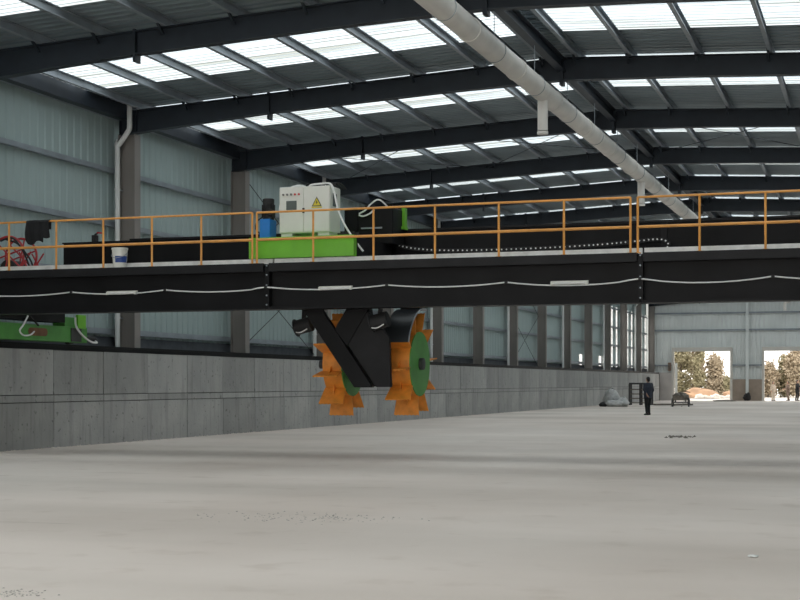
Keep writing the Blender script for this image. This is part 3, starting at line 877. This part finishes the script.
for o_ in (0, .13):
    MB().tube(spline([(-18.45 + o_, ry - .04, GT + .8 + o_ * .3), (-18.15 + o_, ry - .04, GT + .86 - o_), (-17.9 + o_, ry - .04, GT + .6 - o_), (-17.75 + o_ * .7, ry - .04, GT + .3), (-17.68 + o_ * .5, ry - .04, GT + .1)], 6), .02, 8).build('hose', M['rubber'], rl, smooth=True)
MB().box(-18.66, -17.45, ry - .1, ry + .6, GT - .055, GT + .02).build('support_plate', M['black'], rl)

# small red-handled clamp on the rear girder
cp = empty('lever_switch', (-16.95, 28.98, 4.685)); tag(cp, 'small black lever switch with red handle on the rear girder', 'switch')
MB().box(-17.03, -16.93, 28.9, 29.05, 4.685, 4.85).build('body', M['rubber'], cp, bevel=.01)
MB().bar((-16.97, 28.95, 4.85), (-16.87, 28.95, 4.91), .04, .03).build('stem', M['rubber'], cp)
MB().bar((-16.91, 28.95, 4.90), (-16.79, 28.95, 4.89), .05, .035).build('handle', M['red'], cp)

# flexible cable chain
path = spline([(-10.0, 28.52, 4.5), (-9.75, 28.52, 4.42), (-9.4, 28.52, 4.31), (-8.9, 28.52, 4.24), (-8.3, 28.52, 4.21), (-7.3, 28.52, 4.2), (-6.3, 28.52, 4.21), (-5.35, 28.52, 4.24), (-4.7, 28.52, 4.28), (-4.25, 28.52, 4.31), (-4.08, 28.52, 4.29), (-3.99, 28.52, 4.21), (-4.06, 28.52, 4.12), (-4.3, 28.52, 4.07), (-4.9, 28.52, 4.03)], 30)
pts = [path[0]]; acc = 0
for a, b in zip(path, path[1:]):
    acc += (b - a).length
    if acc >= .082: pts.append(b); acc = 0
ch = empty('cable_chain', (-7, 28.52, 4.0)); tag(ch, 'black link cable chain with pale dots trailing from the green trolley', 'cable chain')
lk = MB(); dt = MB()
for a, b in zip(pts, pts[1:]):
    t = (b - a); lk.bar(a + t * .06, a + t * .94, .12, .075)
    c_ = a + t * .5
    dt.tube([(c_.x, c_.y - .068, c_.z), (c_.x, c_.y - .058, c_.z)], .017, 6)
tag(lk.build('chain_link', M['rubber'], ch), kind='stuff'); tag(dt.build('link_pin', M['pvc'], ch), kind='stuff')
MB().box(-10.1, -9.9, 28.44, 28.6, 4.42, 4.58).build('anchor', M['rubber'], ch)

# draped cable along the front web, with its clips
clips = [-18.2, -15.79, -13.65, -11.39, -8.96, -6.63, -4.14, -1.85, .6, 3.2]
cbk = empty('power_cable', (-8, YF - .03, 3.3)); tag(cbk, 'thin white cable sagging between clips along the black girder', 'cable')
pp = []
for a, b in zip(clips, clips[1:]):
    n = 12
    for i in range(n):
        t = i / n
        sag = .085 if b > -5 else .06
        pp.append((a + (b - a) * t, YF - .20 if (min(abs(a + (b - a) * t + 11.39), abs(a + (b - a) * t + 4.14)) < .3) else YF - .045, 3.36 - sag * 4 * t * (1 - t)))
pp.append((clips[-1], YF - .045, 3.36))
MB().tube(pp, .0135, 8).build('cable', M['pvc'], cbk, smooth=True)
for x in clips:
    yy = YF - .20 if x in (-11.39, -4.14) else YF - .045
    MB().box(x - .03, x + .03, yy - .02, yy + .05, 3.335, 3.385).build('clip', M['rubber'], cbk)
for (a, b), lab in zip(((-14.96, -14.28), (-10.34, -9.66), (-5.79, -5.1)), ('unlit tube lamp on the black girder below the paint bucket', 'unlit tube lamp on the black girder above the paddle wheels', 'unlit tube lamp on the black girder beside the joint with double posts')):
    t = empty('tube_lamp', ((a + b) / 2, YF - .05, 3.27)); tag(t, lab, 'lamp', 'tube lamps along the girder')
    zz = 3.315
    MB().box(a, b, YF - .06, YF - .01, zz - .02, zz + .045).build('batten', M['white'], t)
    MB().tube([(a + .05, YF - .075, zz), (b - .05, YF - .075, zz)], .016, 8).build('tube', M['pvc'], t, smooth=True)
    for x in (a + .025, b - .025):
        MB().box(x - .022, x + .022, YF - .1, YF - .05, zz - .03, zz + .03).build('lamp_holder', M['white'], t)

# ------------------------------------------------------------------ people
def remesh(mb, name, m, vox, parent, off):
    me = mb.mesh(name + '_src', m)
    o = bpy.data.objects.new(name + '_src', me); C.objects.link(o)
    md = o.modifiers.new('r', 'REMESH'); md.mode = 'VOXEL'; md.voxel_size = vox
    s = o.modifiers.new('s', 'SMOOTH'); s.iterations = 4; s.factor = .5
    bpy.context.view_layer.update()
    dg = bpy.context.evaluated_depsgraph_get()
    me2 = bpy.data.meshes.new_from_object(o.evaluated_get(dg))
    me2.name = name
    bpy.data.objects.remove(o); bpy.data.meshes.remove(me)
    for p in me2.polygons: p.use_smooth = True
    me2.materials.clear(); me2.materials.append(m)
    return obj(name, me2, parent, off)

def person(loc, rotz, height, label, top, bottom, hat=None, pose='behind', group=None):
    root = empty('person', loc); root.rotation_euler = (0, 0, rotz)
    tag(root, label, 'person', group)
    k = height / 1.75
    root.scale = (k, k, k)
    # faces local -y ; joints
    hipz = .90
    if pose == 'behind': # weight on one leg, legs close, forearms tucked behind the hip
        legs = (((.085, 0, hipz), (.085, -.02, .48), (.075, .02, .085)), ((-.085, 0, hipz), (-.075, -.05, .48), (-.04, .03, .085)))
        arms = (((.185, 0, 1.41), (.26, .07, 1.15), (.17, .15, .95)), ((-.185, 0, 1.41), (-.27, .02, 1.14), (-.21, -.10, .93)))
    elif pose == 'work':
        legs = (((.085, 0, hipz), (.12, -.06, .48), (.14, .05, .085)), ((-.085, 0, hipz), (-.12, .02, .48), (-.13, .10, .085)))
        arms = (((.185, 0, 1.41), (.25, -.1, 1.15), (.15, -.32, 1.08)), ((-.185, 0, 1.41), (-.25, -.1, 1.15), (-.15, -.32, 1.05)))
    else:
        legs = (((.085, 0, hipz), (.09, -.02, .48), (.1, .02, .085)), ((-.085, 0, hipz), (-.09, -.01, .48), (-.1, .02, .085)))
        arms = (((.185, 0, 1.41), (.24, .02, 1.14), (.25, -.06, .90)), ((-.185, 0, 1.41), (-.24, .02, 1.14), (-.25, -.06, .90)))
    b = MB()
    b.tube([(0, .0, .86), (0, 0, 1.0), (0, -.005, 1.15), (0, 0, 1.32), (0, .01, 1.43), (0, .005, 1.50)], [.135, .14, .125, .145, .10, .055], 14)
    b.tube([(0, .01, 1.46), (0, -.01, 1.58)], [.055, .05], 12)
    b.sphere((0, -.015, 1.635), (.076, .095, .118)); b.sphere((0, -.05, 1.57), (.052, .055, .05))
    b.tube([(0, -.105, 1.645), (0, -.128, 1.60)], [.009, .016], 8)          # nose
    b.sphere((0, -.10, 1.568), (.024, .012, .008)); b.sphere((.033, -.098, 1.645), .011, 8, 6); b.sphere((-.033, -.098, 1.645), .011, 8, 6)
    for s in (-1, 1): b.sphere((s * .078, .0, 1.63), (.012, .022, .033), 8, 6)
    for hip, kn, an in legs:
        b.tube([hip, kn, an], [.085, .055, .038], 12)
        b.tube([(an[0], an[1] + .03, .05), (an[0] * 1.1, an[1] - .13, .035)], [.042, .035], 10)
    for sh, el, wr in arms:
        b.tube([(sh[0] * .4, sh[1], sh[2]), sh, el, wr], [.06, .055, .04, .028], 10)
        d = (Vector(wr) - Vector(el)).normalized(); side = d.cross(Vector((1, 0, 0)))
        if side.length < .1: side = d.cross(Vector((0, 1, 0)))
        side.normalize(); nrm = d.cross(side).normalized()
        wv = Vector(wr); pm_ = wv + d * .09
        for q in (-1, 1): b.tube([wv + side * .012 * q, pm_ + side * .024 * q], [.019, .017], 8)
        for fi, ln in enumerate((.068, .08, .075, .058)):
            p0 = pm_ + side * (.033 - .022 * fi)
            b.tube([p0 - d * .02, p0 + d * ln * .5 + nrm * .006, p0 + d * ln + nrm * .025], [.0095, .009, .007], 6)
        p0 = wv + side * .03 + d * .03
        b.tube([p0, p0 + side * .028 + d * .03, p0 + side * .03 + d * .07 + nrm * .015], [.012, .011, .008], 6)
    body = remesh(b, 'body', M['skin'], .011, root, (0, 0, 0))
    j = MB()
    j.tube([(0, .0, .78), (0, 0, .95), (0, 0, 1.1), (0, .005, 1.28), (0, .01, 1.41), (0, .01, 1.50)], [.205, .21, .20, .215, .165, .08], 16)
    for sh, el, wr in arms:
        j.tube([(sh[0] * .3, sh[1], sh[2] - .02), sh, el, tuple(Vector(el).lerp(Vector(wr), .93))], [.085, .085, .065, .05], 12)
    j.v = [(x, y * .82 if abs(x) < .2 else y, z) for x, y, z in j.v]
    remesh(j, 'jacket', top, .018, root, (0, 0, 0))
    t = MB()
    for hip, kn, an in legs:
        t.tube([(hip[0] * .8, 0, hip[2]), (hip[0], 0, .78), kn, (an[0], an[1], .10)], [.11, .108, .075, .062], 12)
    remesh(t, 'trousers', bottom, .016, root, (0, 0, 0))
    for hip, kn, an in legs:
        s_ = MB(); s_.tube([(an[0], an[1] + .065, .055), (an[0], an[1], .06), (an[0] * 1.05, an[1] - .09, .045), (an[0] * 1.1, an[1] - .19, .032)], [.045, .052, .047, .03], 12)
        s_.v = [(x, y, max(0, z)) for x, y, z in s_.v]
        s_.mesh('shoe', M['rubber'])
        o = obj('shoe', s_.mesh('shoe', M['rubber'], smooth=True), root)
    h = MB(); h.sphere((0, .012, 1.665), (.086, .10, .105), 14, 10); h.sphere((0, .05, 1.60), (.075, .06, .08), 12, 8)
    h.v = [v for v in h.v]
    remesh(h, 'hair', M['hair'], .014, root, (0, 0, 0))
    if hat:
        hm = MB(); hm.tube([(0, 0, 1.70), (0, 0, 1.73), (0, 0, 1.79)], [.10, .10, .07], 16); hm.tube([(0, -.02, 1.69), (0, -.02, 1.70)], .16, 18)
        obj('hat', hm.mesh('hat', hat, smooth=True), root)
    return root
person((-10.47, 67.72, 0), math.radians(-135), 1.78, 'person in dark navy jacket and trousers standing on the hall floor', M['navy'], M['darkcloth'], pose='behind')
person((-9.2, 129.6, -.05), math.radians(40), 1.66, 'person in pale clothes standing outside the doorway', M['palecloth'], M['palecloth'], pose='stand')
person((-8.05, 131.0, -.05), math.radians(-60), 1.68, 'person in brown clothes working outside the doorway', M['browncloth'], M['browncloth'], pose='work')
person((-7.2, 130.2, -.05), math.radians(70), 1.8, 'person in black clothes standing outside the doorway', M['darkcloth'], M['darkcloth'], pose='work')

# ------------------------------------------------------------------ things on the floor at the far end
def lump(name, c, r, seed, m, parent=None, amp=.18, seg=18, rings=12, flat=True):
    rn = random.Random(seed); ph = [rn.uniform(0, 6.3) for _ in range(9)]
    mb = MB(); mb.sphere((0, 0, 0), 1, seg, rings)
    out = []
    for x, y, z in mb.v:
        f = 1 + amp * (math.sin(3 * x + ph[0]) * math.sin(3.3 * y + ph[1]) + .6 * math.sin(6 * z + ph[2] + 4 * x) * math.sin(5 * y + ph[3]) + .4 * math.sin(9 * x + 7 * z + ph[4]))
        X_, Y_, Z_ = x * f * r[0], y * f * r[1], z * f * r[2]
        zc = c[2] + Z_
        if flat and zc < .004: zc = .004
        out.append((c[0] + X_, c[1] + Y_, zc))
    mb.v = out
    return mb.build(name, m, parent, smooth=True)
for (c, r, s, lab) in (((-16.62, 92.35, .42), (.50, .45, .66), 3, 'tall slumped white woven sack on the heap by the concrete wall'),
                       ((-15.8, 92.05, .26), (.36, .42, .32), 8, 'white woven sack lying against the taller sack'),
                       ((-16.25, 91.3, .20), (.50, .30, .22), 11, 'flat white woven sack lying before the other two sacks')):
    e = empty('sack', (c[0], c[1], 0)); tag(e, lab, 'sack', 'white sacks by the concrete wall')
    lump('bag', c, r, s, M['sack'], e)
    MB().tube([(c[0] + r[0] * .1, c[1], c[2] + r[2] * .85), (c[0] + r[0] * .15, c[1], c[2] + r[2] * 1.06), (c[0] + r[0] * .2, c[1], c[2] + r[2] * 1.18)], [.09, .05, .10], 10).build('tied_neck', M['sack'], e, smooth=True)
bl = lump('dark_bag', (-17.0, 91.6, .12), (.26, .25, .16), 4, M['rubber']); tag(bl, 'small black bag at the foot of the white sacks', 'bag')
# steel rack
rk = empty('steel_rack', (-15.75, 98.9, 0)); tag(rk, 'dark steel rack frame standing by the concrete wall', 'rack')
rx0, rx1, ryy0, ryy1, rh = -16.5, -15.05, 98.6, 99.3, 1.42
for x in (rx0, (rx0 + rx1) / 2, rx1):
    for y in (ryy0, ryy1):
        MB().box(x - .055, x + .055, y - .05, y + .05, 0, rh).build('upright', M['darksteel'], rk)
for z in (.12, .42, .72, 1.02):
    for y in (ryy0, ryy1):
        MB().box(rx0, rx1, y - .025, y + .025, z, z + .06).build('cross_bar', M['cart'], rk)
MB().box(rx0 - .03, rx1 + .03, ryy0 - .06, ryy1 + .06, rh - .02, rh + .10).build('top_plate', M['darksteel'], rk)
# two wheeled hand cart
ct = empty('hand_cart', (-12.12, 91.5, 0)); tag(ct, 'dusty two wheeled hand cart loaded with scraps near the doorway', 'cart')
tray = MB(); x0, x1, y0, y1 = -12.52, -11.72, 91.0, 92.2
tray.box(x0, x1, y0, y1, .42, .46); tray.box(x0 - .03, x0, y0, y1, .42, .78); tray.box(x1, x1 + .03, y0, y1, .42, .78); tray.box(x0, x1, y0 - .03, y0, .42, .72); tray.box(x0, x1, y1, y1 + .03, .42, .78)
tray.build('tray', M['cart'], ct)
for x in (x0 - .1, x1 + .1):
    wh = MB().tube([(x + .3 * 0, 91.6 + .24 * math.cos(a), .29 + .24 * math.sin(a)) for a in [2 * math.pi * i / 24 for i in range(25)]], .05, 8, cap=False).build('wheel', M['darksteel'], ct, smooth=True)
    for k in range(4):
        a = math.pi * k / 4
        MB().tube([(x, 91.6 - .22 * math.cos(a), .29 - .22 * math.sin(a)), (x, 91.6 + .22 * math.cos(a), .29 + .22 * math.sin(a))], .012, 6).build('spoke', M['cart'], wh)
MB().tube([(x0 - .12, 91.6, .29), (x1 + .12, 91.6, .29)], .03, 8).build('axle', M['darksteel'], ct)
for x in (x0 + .08, x1 - .08):
    MB().box(x - .03, x + .03, 91.5, 91.7, .29, .43).build('axle_bracket', M['darksteel'], ct)
    MB().tube([(x, 91.05, .45), (x - .05, 90.2, .12), (x - .05, 90.0, .06)], .022, 8).build('shaft', M['cart'], ct, smooth=True)
for i, (cx_, cy_, cz_, r_) in enumerate(((-12.3, 91.3, .72, .22), (-12.0, 91.6, .75, .26), (-11.9, 91.25, .7, .18))):
    lump('load', (cx_, cy_, cz_), (r_, r_, r_ * .7), 20 + i, M['clod' if i != 1 else 'cart'], ct, flat=False)
MB().tube([(-12.45, 91.2, .75), (-12.0, 91.4, 1.0), (-11.55, 91.7, .92)], .03, 8).build('stick', M['bark'], ct)
# plank heap between rack and cart
for i, (a, b, lab) in enumerate((((-14.6, 97.2), (-12.6, 98.9), 'long grey plank on the floor between rack and cart'), ((-13.4, 97.0), (-12.3, 98.4), 'short dark plank on the floor between rack and cart'))):
    p_ = MB().bar((a[0], a[1], .06 + .0), (b[0], b[1], .06 + .0), .3, .12).build('plank', M['cart'] if i == 0 else M['clod'], bevel=.01); tag(p_, lab, 'plank')
bg_ = lump('rubbish_bag', (-11.0, Y1 - .6, .3), (.32, .28, .36), 17, M['rubber']); tag(bg_, 'black rubbish bag at the foot of the end wall column', 'bag')
mt_ = lump('dirt_mound', (-12.55, 121.5, .03), (.9, 1.2, .10), 31, M['clod']); tag(mt_, 'flat dark dirt mound on the floor before the first doorway', 'dirt mound')

# ------------------------------------------------------------------ loose crumbs on the floor (uncountable)
def scatter(name, cx, cy, sx, sy, n, r0, r1, m, label, seed):
    rn = random.Random(seed); mb = MB()
    for _ in range(n):
        x = rn.gauss(cx, sx); y = rn.gauss(cy, sy); r = rn.uniform(r0, r1)
        if x < XC + .05: x = XC + .06 + rn.random() * .1
        q = len(mb.v); h = r * rn.uniform(.4, .9); a0 = rn.uniform(0, 6)
        for k in range(5):
            a = a0 + k * 1.2566; mb.v.append((x + r * math.cos(a), y + r * math.sin(a), 0.001))
        mb.v.append((x + rn.uniform(-.3, .3) * r, y + rn.uniform(-.3, .3) * r, h))
        for k in range(5): mb.f.append((q + k, q + (k + 1) % 5, q + 5))
        mb.f.append(tuple(q + k for k in reversed(range(5))))
    o = mb.build(name, m); tag(o, label, 'rubble', kind='stuff'); return o
scatter('gravel', -6.2, 15.0, .5, .3, 170, .005, .017, M['gravel'], 'loose grey gravel crumbs on the open floor', 1)
scatter('gravel', -5.87, 8.93, .14, .09, 70, .004, .014, M['gravel'], 'loose gravel crumbs near the photographer', 2)
scatter('dirt_clods', -5.45, 40.6, .2, .4, 45, .02, .075, M['clod'], 'dark dirt clods on the floor beyond the bridge', 3)
cr = MB(); rn = random.Random(9)
for _ in range(900):
    y = 20 + 70 * rn.random() ** 1.3; r = rn.uniform(.01, .035); x = XC + .02 + r + abs(rn.gauss(0, .09))
    q = len(cr.v); a0 = rn.uniform(0, 6)
    for k in range(4): cr.v.append((x + r * math.cos(a0 + k * 1.57), y + r * math.sin(a0 + k * 1.57), .001))
    cr.v.append((x, y, r * .9))
    for k in range(4): cr.f.append((q + k, q + (k + 1) % 4, q + 4))
tag(cr.build('mortar_crumbs', M['rubble']), 'pale mortar crumbs along the foot of the concrete wall', 'rubble', kind='stuff')
sp_ = lump('paper_scrap', (-1.08, 12.82, .008), (.05, .07, .012), 6, M['leafbits']); tag(sp_, 'small white scrap lying alone on the floor', 'scrap')

# ------------------------------------------------------------------ outside: soil heap, rubble, trees
sh_ = lump('soil_heap', (-17.6, 148, .0), (2.0, 1.8, .95), 41, M['soil'], amp=.10, seg=36, rings=20); tag(sh_, 'sandy brown soil heap outside the doorway beside the pale rubble', 'soil heap')
sh2 = lump('soil_heap', (-14.4, 153, .0), (1.6, 1.4, .75), 43, M['soil'], amp=.15, seg=28, rings=16); tag(sh2, 'low brown soil heap behind the pale rubble', 'soil heap')
rn = random.Random(77)
for i in range(9):
    x = -17.2 + .52 * i; y = 143.5 + (i % 3) * 1.1
    r = rn.uniform(.25, .5)
    o = lump('rubble_stone', (x, y, .1), (r, r * .8, r * .7), 100 + i, M['rubble'], amp=.25, seg=10, rings=7)
    tag(o, 'pale stone among the rubble outside the doorway', 'stone', 'pale stones by the soil heaps')

def tree(loc, h, rx, shape, m, label, seed, n=2200, group=None):
    rn = random.Random(seed)
    root = empty('tree', loc); tag(root, label, 'tree', group)
    x0, y0, z0 = loc
    t = MB(); t.tube([(x0, y0, z0), (x0 + .1, y0, z0 + h * .4), (x0, y0, z0 + h * .85)], [h * .022, h * .016, .03], 8)
    for k in range(7):
        zz = z0 + h * (.25 + .07 * k); a = k * 2.4; L = rx * (.75 - .07 * k)
        t.tube([(x0, y0, zz), (x0 + L * math.cos(a), y0 + L * math.sin(a), zz + h * .1)], [.05, .015], 5)
    t.build('trunk', M['bark'], root)
    f = MB()
    # clumps, then leaves around them
    cl_ = []
    for _ in range(70):
        u = rn.random(); a = rn.uniform(0, 6.283)
        if shape == 'cone': zz = .08 + .92 * u; R = rx * (1 - u) ** .8 * (.6 + .4 * rn.random()) + .1
        elif shape == 'column': zz = .06 + .94 * u; R = rx * (math.sin(min(1, u * 1.4 + .25) * math.pi * .62) if u < .75 else (1 - u) * 3.4) * (.6 + .4 * rn.random())
        else: zz = .1 + .86 * u; R = rx * math.sqrt(max(.02, 1 - (2 * u - .9) ** 2 * .95)) * (.45 + .55 * rn.random())
        cl_.append((x0 + R * math.cos(a), y0 + R * math.sin(a), z0 + h * zz))
    sp = rx * .27
    for i in range(n):
        c = cl_[i % len(cl_)]
        p = Vector((rn.gauss(c[0], sp), rn.gauss(c[1], sp), max(z0 + .1, rn.gauss(c[2], sp * 1.1))))
        s = rn.uniform(.11, .24)
        a = Vector((rn.uniform(-1, 1), rn.uniform(-1, 1), rn.uniform(-1, 1))).normalized(); b = a.orthogonal().normalized()
        q = len(f.v)
        f.v += [tuple(p - a * s), tuple(p + b * s * .5), tuple(p + a * s), tuple(p - b * s * .5)]
        f.f.append((q, q + 1, q + 2, q + 3))
    me = bpy.data.meshes.new('foliage'); me.from_pydata([tuple(Vector(v) - Vector(loc)) for v in f.v], [], f.f); me.materials.append(m)
    tag(obj('foliage', me, root), kind='stuff')
tree((-21.9, 165, -.05), 7.4, 1.15, 'column', M['leafA'], 'tall dense olive tree beside the doorway jamb', 1, 4200)
tree((-20.6, 168, -.05), 7.0, .8, 'column', M['leafB'], 'tall russet tree next to the dense olive tree', 2, 3200)
tree((-19.55, 163, -.05), 6.8, .55, 'column', M['leafA'], 'slender olive tree standing behind the soil heap', 3, 2600)
tree((-18.0, 164.5, -.05), 4.1, 1.15, 'cone', M['leafB'], 'short pointed russet tree behind the soil heap', 4, 3800)
tree((-16.55, 164, -.05), 2.0, .6, 'round', M['leafA'], 'low olive shrub behind the rubble stones', 5, 1200)
tree((-24.6, 170, -.05), 7.0, 1.5, 'round', M['leafB'], 'rounded russet tree mostly hidden by the doorway jamb', 6, 2600)
tree((-11.9, 160, -.05), 3.6, .95, 'round', M['leafB'], 'low russet tree behind the person in pale clothes', 7, 2600)
tree((-10.3, 162, -.05), 4.2, 1.0, 'round', M['leafA'], 'rounded olive tree between the low and the tall russet trees', 8, 2800)
tree((-8.9, 159, -.05), 5.3, 1.1, 'round', M['leafB'], 'tall russet tree behind the person in black clothes', 9, 3400)
tree((-6.4, 164, -.05), 6.4, 1.2, 'round', M['leafA'], 'tall olive tree beside the tall russet tree', 10, 3400)
tree((-3.2, 159, -.05), 7.0, 1.5, 'round', M['leafB'], 'broad russet tree beside the tall olive tree', 11, 3600)
